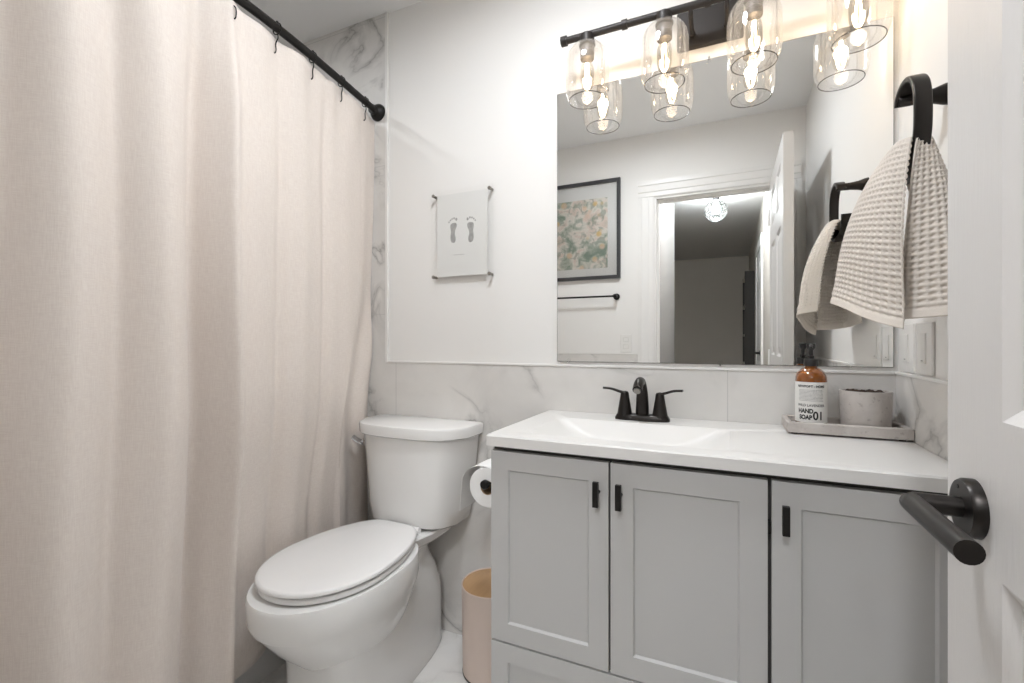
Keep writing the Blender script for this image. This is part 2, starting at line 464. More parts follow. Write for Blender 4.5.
hd2 = obj('door_handle', h2, M['bronze'], door, 40)
obj('lever', tube([(dx+.05, hy, hz), (dx+.085, hy, hz), (dx+.09, hy-.005, hz), (dx+.09, hy-.13, hz)], .0105, 20), M['bronze'], hd2, 40)
for z in (.25, 1.0, 1.8): obj('hinge', lathe([(.006, -.045), (.006, .045)], (dx-.002, dy0-.004, z), 12), M['white'], door)

# ---------------------------------------------------------------- vanity cabinet and top
CX0, CX1, CF, CZ = -.549, .3885, -.432, .818
van = thing('vanity_cabinet', 'pale grey shaker bathroom vanity with three doors and black bar handles', 'cabinet', (-.08, -.22, 0))
bm = rings(BM(), [rrect(CX0, CX1, CF, -.012, .001, z) for z in (.085, CZ)]+[rrect(CX0+.016, CX1-.016, CF+.016, -.018, .001, z) for z in (CZ, .1)])
obj('body', bm, M['grey'], van)
obj('plinth', bx(CX0+.01, CX1-.01, CF+.05, -.03, 0, .085), M['grey'], van)
obj('reveal', bx(CX0+.004, CX1-.002, CF-.001, CF+.012, CZ-.004, CZ+.0105), M['gap'], van)
FY = CF-.018
def cab_door(name, x0, x1, z0, z1, rail, hx=None):
    d = obj(name, panel_slab('Y', x0, x1, z0, z1, FY, CF-.0005, [(x0+rail, x1-rail, z0+rail, z1-rail)], [(.004, -.0065)]), M['grey'], van)
    if hx is not None:
        zt = z1-.040; c = zt-.0285
        hb = box(BM(), hx-.0065, hx+.0065, FY-.030, FY-.020, zt-.057, zt, .0012)
        hh = obj('handle', hb, M['black'], d)
        obj('handle_post', lathe([(.005, 0), (.004, -.0215)], (hx, FY, c), 14, 'Y'), M['black'], hh, 40)
    return d
dz1 = CZ-.004
cab_door('door', CX0+.003, -.2465, .337, dz1, .046, -.270)
cab_door('door', -.2415, .0725, .337, dz1, .05, -.219)
cab_door('door', .0795, CX1-.001, .09, dz1, .05, .102)
cab_door('drawer', CX0+.003, .0725, .09, .332, .046)
obj('door_catch', bx(.0735, .0785, FY-.002, CF+.002, .708, .732), M['black'], van)
bm = bx(.0725, .0795, CF-.0012, CF+.01, .09, dz1); box(bm, -.2465, -.2415, CF-.0012, CF+.01, .337, dz1); box(bm, CX0+.004, .0725, CF-.0012, CF+.01, .332, .337)
obj('seam', bm, M['gap'], van)

# top with integrated basin: ruled outline of the basin lofted down
SX0, SX1, SY0, SY1, SZ0, SZ1 = -.552, .391, -.468, -.009, .829, .857
bm = BM()
bx0, bx1, by0, by1 = -.468, .005, -.412, -.142
levels = [(SX0, SX1, SY0, SY1, .004, SZ0), (SX0, SX1, SY0, SY1, .004, SZ1-.004), (SX0+.003, SX1-.001, SY0+.003, SY1-.001, .005, SZ1),
          (bx0, bx1, by0, by1, .03, SZ1), (bx0+.005, bx1-.005, by0+.005, by1-.005, .03, SZ1-.004),
          (bx0+.07, bx1-.07, by0+.03, by1-.035, .05, SZ1-.040), (bx0+.13, bx1-.13, by0+.06, by1-.06, .05, SZ1-.054), (bx0+.2, bx1-.2, by0+.1, by1-.1, .03, SZ1-.058)]
rings(bm, [rrect(*l) for l in levels], cap0=False)
rings(bm, [rrect(*levels[0])]+[rrect(SX0+.01, SX1-.01, SY0+.01, SY1-.01, .004, SZ0), rrect(bx0+.02, bx1-.02, by0+.01, by1-.01, .05, SZ0-.0), rrect(bx0+.1, bx1-.1, by0+.05, by1-.05, .05, SZ1-.066)], cap0=False)
bmesh.ops.remove_doubles(bm, verts=bm.verts[:], dist=.0001)
vt = thing('countertop', 'white vanity top with an integrated rectangular basin on the grey cabinet', 'countertop', (-.08, -.24, SZ0))
obj('slab', bm, M['top'], vt, 35)
obj('drain', lathe([(.022, 0), (.022, .003), (.016, .004), (.015, .001)], (-.2315, -.277, SZ1-.0585), 24), M['black'], vt, 40)

# ---------------------------------------------------------------- faucet
fx, fy = -.231, -.083
fa = thing('faucet', 'dark bronze two-handle centerset faucet behind the basin', 'faucet', (fx, fy, SZ1))
def oval(hx, hy_, z, n=32, e=.6):
    out = []
    for k in range(n):
        a = 2*PI*k/n; c, s = math.cos(a), math.sin(a)
        out.append(Vector((fx+math.copysign(abs(c)**e, c)*hx, fy+math.copysign(abs(s)**e, s)*hy_, z)))
    return out
obj('base_plate', rings(BM(), [oval(.079, .027, SZ1), oval(.079, .027, SZ1+.006), oval(.074, .023, SZ1+.015), oval(.068, .019, SZ1+.017)]), M['bronze'], fa, 35)
for s in (-1, 1):
    c = (fx+s*.051, fy, SZ1)
    hdl = obj('handle', lathe([(.0235, .010), (.021, .022), (.017, .045), (.0135, .066), (.012, .078), (.010, .082), (.003, .084)], c, 24), M['bronze'], fa, 50)
    pts = smooth_path([(c[0], fy, SZ1+.078), (c[0]+s*.018, fy-.002, SZ1+.083), (c[0]+s*.04, fy-.005, SZ1+.090), (c[0]+s*.064, fy-.008, SZ1+.092)], 6)
    n = len(pts)
    obj('lever', tube(pts, [1-.25*i/n for i in range(n)], 14, flat=(.0042, .0085), up=(0, 0, 1)), M['bronze'], hdl, 50)
pts = smooth_path([(fx, fy+.004, SZ1+.012), (fx, fy+.004, SZ1+.055), (fx, fy-.002, SZ1+.092), (fx, fy-.022, SZ1+.115), (fx, fy-.055, SZ1+.113), (fx, fy-.082, SZ1+.096)], 8)
n = len(pts)
sp = obj('spout', tube(pts, [.0195-.006*sstep(0, 1, i/n*1.6) for i in range(n)], 20), M['bronze'], fa, 50)
d = (pts[-1]-pts[-3]).normalized()
obj('aerator', tube([pts[-1]-d*.001, pts[-1]+d*.006], .0095, 18), M['steel'], sp, 50)
obj('lift_rod', lathe([(.0022, .012), (.0022, .07), (.005, .073), (.005, .08), (.002, .083)], (fx, fy+.026, SZ1), 12), M['bronze'], fa, 50)

# ---------------------------------------------------------------- tray, soap, pot
tx0, tx1, ty0, ty1, tz = .136, .3905, -.147, -.014, SZ1
tr = thing('stone_tray', 'rectangular pitted stone tray on the vanity top by the side wall', 'tray', ((tx0+tx1)/2, (ty0+ty1)/2, tz))
lv_ = [(tx0+.003, tx1-.003, ty0+.003, ty1-.003, .003, tz+.004), (tx0, tx1, ty0, ty1, .003, tz+.006), (tx0, tx1, ty0, ty1, .003, tz+.029), (tx0+.002, tx1-.002, ty0+.002, ty1-.002, .003, tz+.031),
       (tx0+.010, tx1-.010, ty0+.010, ty1-.010, .003, tz+.031), (tx0+.012, tx1-.012, ty0+.012, ty1-.012, .003, tz+.029), (tx0+.012, tx1-.012, ty0+.012, ty1-.012, .003, tz+.012)]
obj('body', rings(BM(), [rrect(*l) for l in lv_]), M['stone'], tr, 30)
for px in (tx0+.018, tx1-.018):
    for py in (ty0+.018, ty1-.018): obj('foot', lathe([(.007, 0), (.007, .004)], (px, py, tz), 14), M['soil'], tr)
tf = tz+.012
bc = (.197, -.078, tf+.0004)
so = thing('soap_bottle', 'amber glass hand soap bottle with white label and black pump on the stone tray', 'soap dispenser', bc)
obj('bottle', lathe([(.031, 0), (.0345, .004), (.0355, .010), (.0355, .118), (.0345, .130), (.030, .141), (.022, .149), (.014, .153), (.013, .160), (.003, .160)], bc, 40), M['amber'], so, 40)
R = .0358
lab = obj('label', lathe([(R, .014), (R, .117)], bc, 64, caps=False), M['label'], so, 40)
def wrap(bm, z, R_):
    # flat x,y -> around the bottle, centred on the side that faces the room
    a0 = math.atan2(-1.43+.0, -.2)
    for v in bm.verts:
        a = a0+v.co.x/R_; zz = v.co.y
        v.co = Vector((bc[0]+R_*math.cos(a), bc[1]+R_*math.sin(a), bc[2]+z+zz))
    return bm
def letter(s, size, x, z, bold=0.0, sx=1.0):
    bm = text_mesh(s, size, bold)
    for v in bm.verts: v.co.x = v.co.x*sx+x
    obj('lettering', wrap(bm, z, R+.0003), M['labelblack'], lab)
letter('NEWPORT - HOME', .0082, 0, .1035, .0003, .92)
letter('WILD LAVENDER', .0088, 0, .055, .0002, .94)
letter('HAND', .0150, -.0125, .0385, .0008, .8)
letter('SOAP', .0150, -.0125, .0225, .0008, .8)
letter('01', .029, .0165, .0225, .0008, .85)
bm = BM(); random.seed(3)
for r_ in range(9):
    x = -.028; z = .0965-r_*.0034
    while x < .027:
        wdt = random.uniform(.0008, .0025)
        q = [bm.verts.new((x, z, 0)), bm.verts.new((x+wdt, z+random.uniform(-.0005, .0005), 0)), bm.verts.new((x+wdt, z+.0011, 0)), bm.verts.new((x, z+.0011, 0))]
        bm.faces.new(q); x += wdt+random.uniform(.0008, .0016)
obj('fine_print', wrap(bm, 0, R+.0003), M['labelblack'], lab)
pmp = obj('pump', lathe([(.0165, .157), (.0165, .174), (.0155, .1755), (.0075, .176), (.0075, .183), (.0045, .184), (.0050, .198), (.0105, .206), (.011, .213), (.0095, .2155)], bc, 28), M['pump'], so, 40)
a = math.radians(-98)
obj('nozzle', tube([(bc[0], bc[1], bc[2]+.210), (bc[0]+.022*math.cos(a), bc[1]+.022*math.sin(a), bc[2]+.210), (bc[0]+.034*math.cos(a), bc[1]+.034*math.sin(a), bc[2]+.204)], [.0055, .0045, .0035], 12), M['pump'], pmp, 40)
pc = (.312, -.0795, tf+.0006)
po = thing('stone_pot', 'round pitted stone candle pot on the tray beside the soap', 'pot', pc)
obj('vessel', lathe([(.050, 0), (.0515, .003), (.0545, .095), (.054, .098), (.049, .098), (.048, .095), (.047, .083), (.002, .081)], pc, 44), M['stone'], po, 40)
bm = BM(); rr_ = []
random.seed(5)
for i in range(7):
    r_ = .047*(1-i/6.5) if i < 6 else .002
    rr_.append([Vector((pc[0]+r_*math.cos(2*PI*k/28), pc[1]+r_*math.sin(2*PI*k/28), pc[2]+.089+random.uniform(0, .011)*(i > 0))) for k in range(28)])
obj('filling', rings(bm, rr_, cap0=False), M['soil'], po)

# ---------------------------------------------------------------- mirror
mz0, mz1, mx0, mx1 = 1.024, 1.926, -.523, .3875
mi = thing('wall_mirror', 'large frameless mirror on the back wall above the vanity', 'mirror', ((mx0+mx1)/2, 0, mz0))
obj('glass', bx(mx0, mx1, -.006, -.0005, mz0, mz1), M['mirror'], mi)
edge = BM()
for a in ((mx0-.0012, mx0, mz0, mz1), (mx1, mx1+.0012, mz0, mz1), (mx0, mx1, mz1, mz1+.0012), (mx0, mx1, mz0-.0012, mz0)):
    box(edge, a[0], a[1], -.0055, -.0005, a[2], a[3])
obj('edge', edge, M['darkslot'], mi)
for cx, cz in ((-.483, mz0), (-.02, mz0), (.295, mz0)):
    bm = bx(cx-.007, cx+.007, -.010, -.0065, cz-.008, cz+.010, .002)
    cl = obj('clip', bm, M['acrylic'], mi)
    obj('screw', lathe([(.003, -.0005), (.003, -.004)], (cx, -.0085, cz-.003), 12, 'Y'), M['chrome'], cl)
for cx in (-.484, -.05, .3): 
    cl = obj('clip', bx(cx-.006, cx+.006, -.010, -.0065, mz1-.010, mz1+.008, .002), M['acrylic'], mi)
    obj('screw', lathe([(.003, -.0005), (.003, -.004)], (cx, -.0085, mz1+.003), 12, 'Y'), M['chrome'], cl)

# ---------------------------------------------------------------- vanity light
LX = [-.392, -.165, .064, .293]; LY = -.105; LZB = 2.032
vl = thing('vanity_light', 'dark metal four-lamp vanity light with clear glass jar shades above the mirror', 'light fixture', (-.05, 0, 2.02))
obj('backplate', bx(-.139, .042, -.022, -.001, 1.966, 2.076, .004), M['fixture'], vl)
obj('bar', tube([(-.463, LY, LZB), (.364, LY, LZB)], .0105, 18), M['fixture'], vl, 40)
for x in (-.466, .367): obj('end_cap', tube([(x-.009, LY, LZB), (x+.009, LY, LZB)], .0150, 18), M['fixture'], vl, 40)
for x in (-.278, -.05, .178): obj('collar', tube([(x-.008, LY, LZB), (x+.008, LY, LZB)], .0140, 18), M['fixture'], vl, 40)
for x in (-.095, -.002):
    am = obj('arm', tube(smooth_path([(x, -.022, 2.0), (x, -.06, 2.0), (x, -.092, 2.006), (x, LY, 2.03)], 6), .0065, 12), M['fixture'], vl, 40)
    obj('arm_knuckle', lathe([(.009, -.022), (.009, -.032), (.006, -.034)], (x, 0, 2.0), 16, 'Y'), M['fixture'], am, 40)
for i, x in enumerate(LX):
    c = (x, LY, 0)
    sk = obj('socket', lathe([(.018, 2.034), (.0215, 2.031), (.0215, 2.006), (.025, 2.004), (.025, 1.999), (.0205, 1.998), (.0205, 1.957), (.014, 1.956)], c, 28), M['fixture'], vl, 40)
    obj('socket_sleeve', lathe([(.0208, 1.994), (.0214, 1.993), (.0214, 1.958), (.0208, 1.957)], c, 28), M['socket'], sk, 40)
    outer = [(.023, 2.000), (.036, 1.998), (.050, 1.990), (.060, 1.976), (.0655, 1.957), (.067, 1.935), (.067, 1.872), (.0655, 1.856), (.061, 1.842), (.056, 1.832)]
    inner = [(r-.0018, z-.0012) for r, z in outer[::-1]]; inner[0] = (.0542, 1.832)
    shd = obj('glass_shade', lathe(outer+inner, c, 48, loop=True), M['glass'], vl, 60)
    obj('rim', lathe([(.0551+.0013*math.cos(2*PI*k/8), 1.8315+.0013*math.sin(2*PI*k/8)) for k in range(8)], c, 48, loop=True), M['rim'], shd, 80)
    bl = obj('bulb', lathe([(.010, 1.958), (.012, 1.950), (.0185, 1.938), (.0205, 1.925), (.0205, 1.885), (.017, 1.872), (.010, 1.865), (.002, 1.863)], c, 28), M['bulb'], vl, 60)
    fil = BM()
    for k in range(4):
        aa = PI/4+k*PI/2
        tube([(x+.004*math.cos(aa), LY+.004*math.sin(aa), 1.945), (x+.0085*math.cos(aa), LY+.0085*math.sin(aa), 1.88)], .0013, 6, fil)
    obj('filament', fil, M['warm'], bl)
    li = bpy.data.lights.new('bulb_light', 'POINT'); li.energy = BULB_W*(0.6 if i == 1 else 1.0); li.color = (1, .85, .68); li.shadow_soft_size = .018
    lo = bpy.data.objects.new('bulb_light', li); C.objects.link(lo); lo.parent = vl; lo.location = Vector((x, LY, 1.912))-vl.location

# ---------------------------------------------------------------- fill lights added overhead, out of view, and the hall globe
for x, y, lb in ((-.42, -.72, 'added round fill light on the ceiling between the toilet and the vanity'),):
    rl = thing('added_room_light', lb, 'ceiling light', (x, y, ZC))  # unseen lamp added to raise the overall room brightness
    obj('housing', lathe([(.131, 0), (.142, -.002), (.142, -.016), (.138, -.020), (.131, -.018)], (x, y, ZC), 48, loop=True), M['white'], rl, 40)
    obj('lens', lathe([(.1305, -.006), (.1305, -.008), (.002, -.009)], (x, y, ZC), 48), M['lens'], rl)
sl = thing('added_alcove_light', 'added round fill light in the ceiling over the bathtub', 'ceiling light', (-1.74, -.62, ZC))  # added lamp, out of view, brightens the tile behind the curtain
obj('trim_ring', lathe([(.075, 0), (.1, -.001), (.1, -.005), (.075, -.008)], (-1.74, -.62, ZC), 40, loop=True), M['white'], sl, 40)
obj('lens', lathe([(.074, -.002), (.002, -.003)], (-1.74, -.62, ZC), 40), emit('alcove_fill_lens', (.95, .97, 1, 1), 42), sl)
dl = thing('added_hall_light', 'added round fill light in the hallway ceiling just outside the bathroom door', 'ceiling light', (-.07, -2.3, ZC))  # added lamp, hidden by the door head, front fill for the lower room
obj('trim_ring', lathe([(.085, 0), (.11, -.001), (.11, -.005), (.085, -.008)], (-.07, -2.3, ZC), 40, loop=True), M['white'], dl, 40)
obj('lens', lathe([(.084, -.002), (.002, -.003)], (-.07, -2.3, ZC), 40), emit('hall_fill_lens', (.96, .97, 1, 1), HALL_FILL_E), dl)
gx, gy = -.095, -3.1
gl = thing('hall_ceiling_light', 'clear glass globe ceiling light in the hallway, seen in the mirror', 'ceiling light', (gx, gy, ZC))
obj('canopy', lathe([(.06, 0), (.06, -.012), (.03, -.03), (.022, -.05)], (gx, gy, ZC), 28), M['black'], gl, 40)
gp = [(.1*math.sin(t), -.145+.1*math.cos(t)) for t in [PI*(.12+.80*i/14) for i in range(15)]]
obj('globe', lathe(gp, (gx, gy, ZC), 12, caps=False), thin_glass('globe_glass', (.93, .94, .94, 1), .9, .08), gl)
bl = obj('bulb', lathe([(.012, -.05), (.014, -.09), (.032, -.12), (.036, -.145), (.028, -.17), (.004, -.18)], (gx, gy, ZC), 20), M['globelight'], gl, 50)

# ---------------------------------------------------------------- toilet
AX = -1.032
to = thing('toilet', 'white two-piece toilet with closed lid beside the shower curtain', 'toilet', (AX, -.36, 0))
def egg(yb, yf, hw, z, n=48, widest=.45, eb=.75, ef=.95):
    """egg outline: back at yb, front at yf, half width hw at the widest station"""
    out = []; yc = yb+(yf-yb)*widest
    for k in range(n):
        a = 2*PI*k/n; c, s = math.cos(a), math.sin(a)
        if s >= 0: y = yc+(yb-yc)*abs(s)**eb; x = hw*math.copysign(abs(c)**eb, c)
        else: y = yc+(yf-yc)*abs(s)**ef; x = hw*math.copysign(abs(c)**ef, c)
        out.append(Vector((AX+x, y, z)))
    return out
def seat_egg(yb, yf, hw, z, n=64, widest=.56, hb=.125):
    out = []; yc = yb+(yf-yb)*widest
    for k in range(n):
        a = 2*PI*k/n; c, s_ = math.cos(a), math.sin(a)
        if s_ >= 0:
            f = abs(s_)**.62; y = yc+(yb-yc)*f
            x = (hw-(hw-hb)*f**1.7)*math.copysign(abs(c)**.42, c)
        else: y = yc+(yf-yc)*abs(s_)**.98; x = hw*math.copysign(abs(c)**.96, c)
        out.append(Vector((AX+x, y, z)))
    return out
# bowl: rim band and bulge
obj('bowl', rings(BM(), [egg(-.30, -.565, .085, .17, widest=.5), egg(-.28, -.605, .122, .215, widest=.5), egg(-.26, -.660, .152, .27, widest=.5), egg(-.24, -.702, .170, .325, widest=.5), egg(-.235, -.714, .174, .347, widest=.5),
     egg(-.23, -.724, .180, .351, widest=.5), egg(-.225, -.732, .184, .37, widest=.5), egg(-.225, -.735, .185, .425, widest=.5), egg(-.225, -.731, .182, .4335, widest=.5), egg(-.235, -.71, .16, .4345, widest=.5)]), M['china'], to, 30)
# pedestal skirt, narrower to the back
def skirt(z, hf, hb, yf, yb, n=40):
    out = []
    for k in range(n):
        a = 2*PI*k/n; c, s = math.cos(a), math.sin(a); e = .5
        yy = (yf+yb)/2+(yb-yf)/2*math.copysign(abs(s)**e, s); t = (yy-yf)/(yb-yf)
        hw = hf+(hb-hf)*sstep(.2, 1, t)
        out.append(Vector((AX+hw*math.copysign(abs(c)**e, c), yy, z)))
    return out
obj('pedestal', rings(BM(), [skirt(0, .128, .102, -.60, -.035), skirt(.008, .132, .105, -.605, -.03), skirt(.12, .130, .102, -.60, -.03), skirt(.22, .132, .102, -.60, -.035), skirt(.30, .138, .092, -.59, -.065), skirt(.345, .128, .075, -.56, -.085), skirt(.39, .12, .075, -.50, -.10), skirt(.42, .12, .09, -.45, -.08)]), M['china'], to, 50)
# deck under the tank
dk = []
for z, w0, yf in ((.395, .09, -.30), (.41, .108, -.31), (.438, .118, -.315), (.443, .114, -.31)):
    dk.append([Vector((AX+sx*w_, y, z)) for sx, w_, y in ((-1, w0-.03, yf), (1, w0-.03, yf), (1, w0-.012, -.27), (1, w0-.004, -.23), (1, w0+.008, -.18), (1, w0+.01, -.06), (1, w0-.01, -.04), (-1, w0-.01, -.04), (-1, w0+.01, -.06), (-1, w0+.008, -.18), (-1, w0-.004, -.23), (-1, w0-.012, -.27))])
obj('deck', rings(BM(), dk), M['china'], to, 30)
# seat and lid
def slab(yb, yf, hw, z0, z1, r=.006, crown=0.0):
    hb = .122
    L_ = [seat_egg(yb-r, yf+r, hw-r, z0, hb=hb-r), seat_egg(yb, yf, hw, z0+r*.6, hb=hb), seat_egg(yb, yf, hw, z1-r, hb=hb), seat_egg(yb-r*.4, yf+r*.4, hw-r*.4, z1-r*.3, hb=hb-r*.4), seat_egg(yb-r*1.6, yf+r*1.6, hw-r*1.6, z1, hb=hb-r*1.6)]
    if crown: L_ += [seat_egg(yb-.06, yf+.08, hw-.06, z1+crown, hb=hb-.05), seat_egg(yb-.16, yf+.18, hw-.14, z1+crown*1.2, hb=hb-.1)]
    return rings(BM(), L_)
obj('seat', slab(-.225, -.702, .175, .4385, .4525, .004), M['seat'], to, 50)
obj('seat_lid', slab(-.212, -.708, .178, .457, .472, .006, .0015), M['seat'], to, 50)
for s in (-1, 1): obj('seat_hinge', lathe([(.011, -.022), (.012, -.018), (.012, .018), (.011, .022)], (AX+s*.07, -.212, .453), 16, 'X'), M['seat'], to, 50)
# tank: bowed front, tapering down; the lid overhangs it
def tank_ring(hw, yb, yf, bow, z, r=.03):
    pts = [(-hw, yb), (hw, yb)]
    out = []; n = 14
    out += [Vector((AX-hw+.008, yb, z)), Vector((AX+hw-.008, yb, z)), Vector((AX+hw, yb-.008, z))]
    for k in range(n+1):                       # right corner round then bowed front to the left
        t = -1+2*k/n; x = hw*(-t)
        e = abs(t)**4; y = yf-bow*(1-t*t)+(abs(yf-yb)*.42)*abs(t)**7
        out.append(Vector((AX+x*(1-.012*e), y, z)))
    out.append(Vector((AX-hw, yb-.008, z)))
    return out
obj('tank', rings(BM(), [tank_ring(.165, -.03, -.165, .022, .445), tank_ring(.178, -.022, -.178, .025, .455), tank_ring(.19, -.02, -.184, .027, .51), tank_ring(.217, -.018, -.186, .03, .757)]), M['china'], to, 40)
obj('tank_lid', rings(BM(), [tank_ring(.224, -.016, -.191, .032, .757), tank_ring(.231, -.014, -.198, .033, .762), tank_ring(.233, -.013, -.2, .034, .79), tank_ring(.230, -.014, -.198, .034, .797), tank_ring(.220, -.022, -.188, .03, .8)]), M['china'], to, 40)
fl = obj('flush_lever', lathe([(.014, 0), (.014, -.006), (.010, -.010), (.007, -.024)], (AX-.212, -.125, .705), 18, 'X'), M['chrome'], to, 40)
fl2 = tube(smooth_path([(AX-.228, -.118, .702), (AX-.236, -.126, .706), (AX-.246, -.140, .716), (AX-.256, -.154, .730)], 5), 1, 14, flat=(.009, .005), up=(0, 0, 1))
obj('lever_arm', fl2, M['chrome'], fl, 50)
# ---------------------------------------------------------------- paper roll on its holder, on the cabinet side
rc = Vector((-.617, -.289, .69))
ho = thing('paper_holder', 'black post toilet paper holder on the grey cabinet side', 'toilet paper holder', (CX0, rc.y+.075, rc.z))
obj('mount', lathe([(.022, 0), (.022, -.008), (.012, -.011)], (CX0, rc.y+.085, rc.z), 24, 'X'), M['black'], ho, 40)
ha = tube([(CX0-.008, rc.y+.085, rc.z), (rc.x+.008, rc.y+.085, rc.z), (rc.x, rc.y+.08, rc.z), (rc.x, rc.y+.07, rc.z), (rc.x, rc.y-.058, rc.z)], .0075, 16)
obj('arm', ha, M['black'], ho, 40)
obj('end_knob', lathe([(.009, -.056), (.0125, -.058), (.0125, -.068), (.010, -.071)], (rc.x, rc.y, rc.z), 18, 'Y'), M['black'], ho, 40)
ro = thing('toilet_paper_roll', 'white toilet paper roll on the black holder beside the vanity', 'toilet paper', rc)
r0, r1 = .021, .056
obj('paper', lathe([(r0, -.05), (r1-.001, -.05), (r1, -.049), (r1, .049), (r1-.001, .05), (r0, .05)], rc-Vector((0, 0, .0125)), 44, 'Y', loop=True), M['tp'], ro, 40)
obj('core', lathe([(r0-.0002, -.0495), (r0-.0002, .0495), (r0-.0012, .0495), (r0-.0012, -.0495)], rc-Vector((0, 0, .0125)), 32, 'Y', loop=True), M['card'], ro, 60)
bm = BM(); sh_ = []
zc_ = rc.z-.0125
for k in range(13):
    a = PI*.42+PI*.58*k/12; g_ = r1+.0008+.027*sstep(.05, 1, k/12); sh_.append((rc.x+g_*math.cos(a), zc_+g_*math.sin(a)))
for k in range(1, 6): sh_.append((sh_[12][0]-.0012*k, zc_-.0160*k))
rs = [[Vector((x, rc.y-.0495, z)), Vector((x, rc.y+.0495, z)), Vector((x+.0008, rc.y+.0495, z+.0003)), Vector((x+.0008, rc.y-.0495, z+.0003))] for x, z in sh_]
obj('loose_sheet', rings(bm, rs), M['tp'], ro)
# ---------------------------------------------------------------- waste bin
wc = (-.713, -.122, 0)
wb = thing('waste_bin', 'blush round waste bin with bamboo lid between toilet and vanity', 'bin', wc)
obj('body', lathe([(.093, .001), (.096, .004), (.1, .282), (.101, .289), (.099, .291), (.0965, .289), (.0962, .278), (.09, .262)], wc, 48), M['bin'], wb, 40)
obj('base_ring', lathe([(.094, 0), (.0965, 0), (.0972, .006), (.0965, .0065)], wc, 48), M['gap'], wb, 40)
obj('lid', lathe([(.003, .278), (.0925, .278), (.0962, .279), (.0962, .2875), (.095, .2885), (.003, .2885)], wc, 48), M['wood'], wb, 40)

# ---------------------------------------------------------------- tub behind the curtain
tb = thing('bathtub', 'white alcove bathtub behind the shower curtain', 'bathtub', (-1.7, -.79, 0))
tl = [(-2.068, -1.362, -1.578, -.0095, .02, 0), (-2.068, -1.362, -1.578, -.0095, .02, .44), (-2.066, -1.364, -1.576, -.0115, .02, .447),
      (-2.0, -1.43, -1.5, -.09, .12, .447), (-1.99, -1.44, -1.49, -.1, .12, .435), (-1.95, -1.47, -1.4, -.2, .12, .14), (-1.9, -1.52, -1.35, -.25, .1, .1)]
obj('shell', rings(BM(), [rrect(*l) for l in tl]), M['tub'], tb, 30)

# ---------------------------------------------------------------- rod, hooks, curtain
def rod_x(y): return -1.288+.088*math.sin(PI*max(0, min(1, -y/1.57)))**1.15
RZ = 2.018
rd = thing('curtain_rod', 'black curved shower curtain rod running to the tiled wall', 'curtain rod', (-1.28, -.79, RZ))
ys = [-.03-1.52*i/40 for i in range(41)]
obj('rod', tube([(rod_x(y), y, RZ) for y in ys], .0125, 18), M['black'], rd, 40)
for y0_, s in ((-.0085, -1), (-1.5795, 1)):
    fx_ = -1.288
    obj('flange', lathe([(.034, 0), (.034, s*.006), (.028, s*.016), (.019, s*.024), (.018, s*.04)], (fx_, y0_, RZ), 28, 'Y'), M['black'], rd, 40)
CT, CB = 1.988, .14
feats = [(-1.48, .06, .025), (-1.36, .05, -.03), (-1.24, .05, .025), (-1.122, .038, -.045), (-1.03, .045, .028), (-.945, .026, -.022), (-.865, .045, .030), (-.765, .030, -.062), (-.693, .022, .042), (-.60, .04, .004), (-.52, .022, -.019), (-.44, .035, .012), (-.33, .022, -.021), (-.22, .04, .008)]
def cur_off(y, z):
    low = sstep(1.9, .9, z)
    d = sum(a*(.8+.35*low)*math.exp(-((y-c-.012*math.sin(3*z+c*9)*low)/w_)**2) for c, w_, a in feats)
    top = 1-sstep(CT-.30, CT, z)                # pinched towards the hooks at the top
    d = d*(.6+.4*top)+.010*(1-top)*math.cos(2*PI*(y+.10)/.147)*-1
    ye = -.132-.105*sstep(1.35, .75, z)
    k = sstep(ye, ye+.014, y)
    d -= .055*sstep(.95, .45, z)*sstep(-1.05, -.5, y)*(1-k)
    d = d*(1-k)+k*((-.014-.026*low)+.012*math.sin((y-ye)*48)*(.4+.6*low))
    return d-.003*math.sin(7*y+2*z)*low
def cur_pt(y, z): return Vector((rod_x(y)+cur_off(y, z), y, z))
ny, nz = 300, 70
bm = BM(); vv = []
for j in range(nz+1):
    t = j/nz; row = []
    for i in range(ny+1):
        y = -1.54+(1.525)*i/ny
        hem = CB+.02*math.sin(9*y+1)*sstep(-.9, -.5, y)+.012*math.sin(23*y)
        top = CT+.006*math.cos(2*PI*(y+.10)/.147)
        row.append(bm.verts.new(cur_pt(y, top+(hem-top)*t)))
    vv.append(row)
for j in range(nz):
    for i in range(ny): bm.faces.new((vv[j][i], vv[j][i+1], vv[j+1][i+1], vv[j+1][i]))
cu = obj('shower_curtain', bm, M['linen'], None, 60, base=(-1.25, -.78, CB), mods=[('SOLIDIFY', dict(thickness=.0016, offset=0))])
tag(cu, 'floor-length blush linen shower curtain hanging in folds from the black rod', 'shower curtain')
words_ = ['black curtain hook nearest the tiled back wall', 'second black curtain hook from the tiled back wall', 'third black curtain hook from the tiled back wall', 'fourth black curtain hook from the tiled back wall',
          'fifth black curtain hook from the tiled back wall', 'sixth black curtain hook from the tiled back wall']
def hook_parts(y, par):
    x = rod_x(y); R_ = .0165
    cc = Vector((x, y, RZ-.002))
    pts = [cc+Vector((R_*math.sin(a), 0, R_*math.cos(a))) for a in [2*PI*k/20 for k in range(20)]]
    obj('ring', tube(pts, .0019, 8, loop=True), M['black'], par, 60)
    xc = cur_pt(y, CT-.014).x
    f = smooth_path([(x+.002, y, RZ-.0185), (x+.004, y, RZ-.030), (xc+.008, y, RZ-.044), (xc+.009, y, RZ-.064), (xc+.004, y, RZ-.071), (xc-.004, y, RZ-.066)], 4)
    obj('wire', tube(f, .0018, 8), M['black'], par, 60)
    obj('ball', lathe([(.0008, .0045), (.0032, .0032), (.0045, 0), (.0032, -.0032), (.0008, -.0045)], (x, y, RZ+.017), 12), M['black'], par, 60)
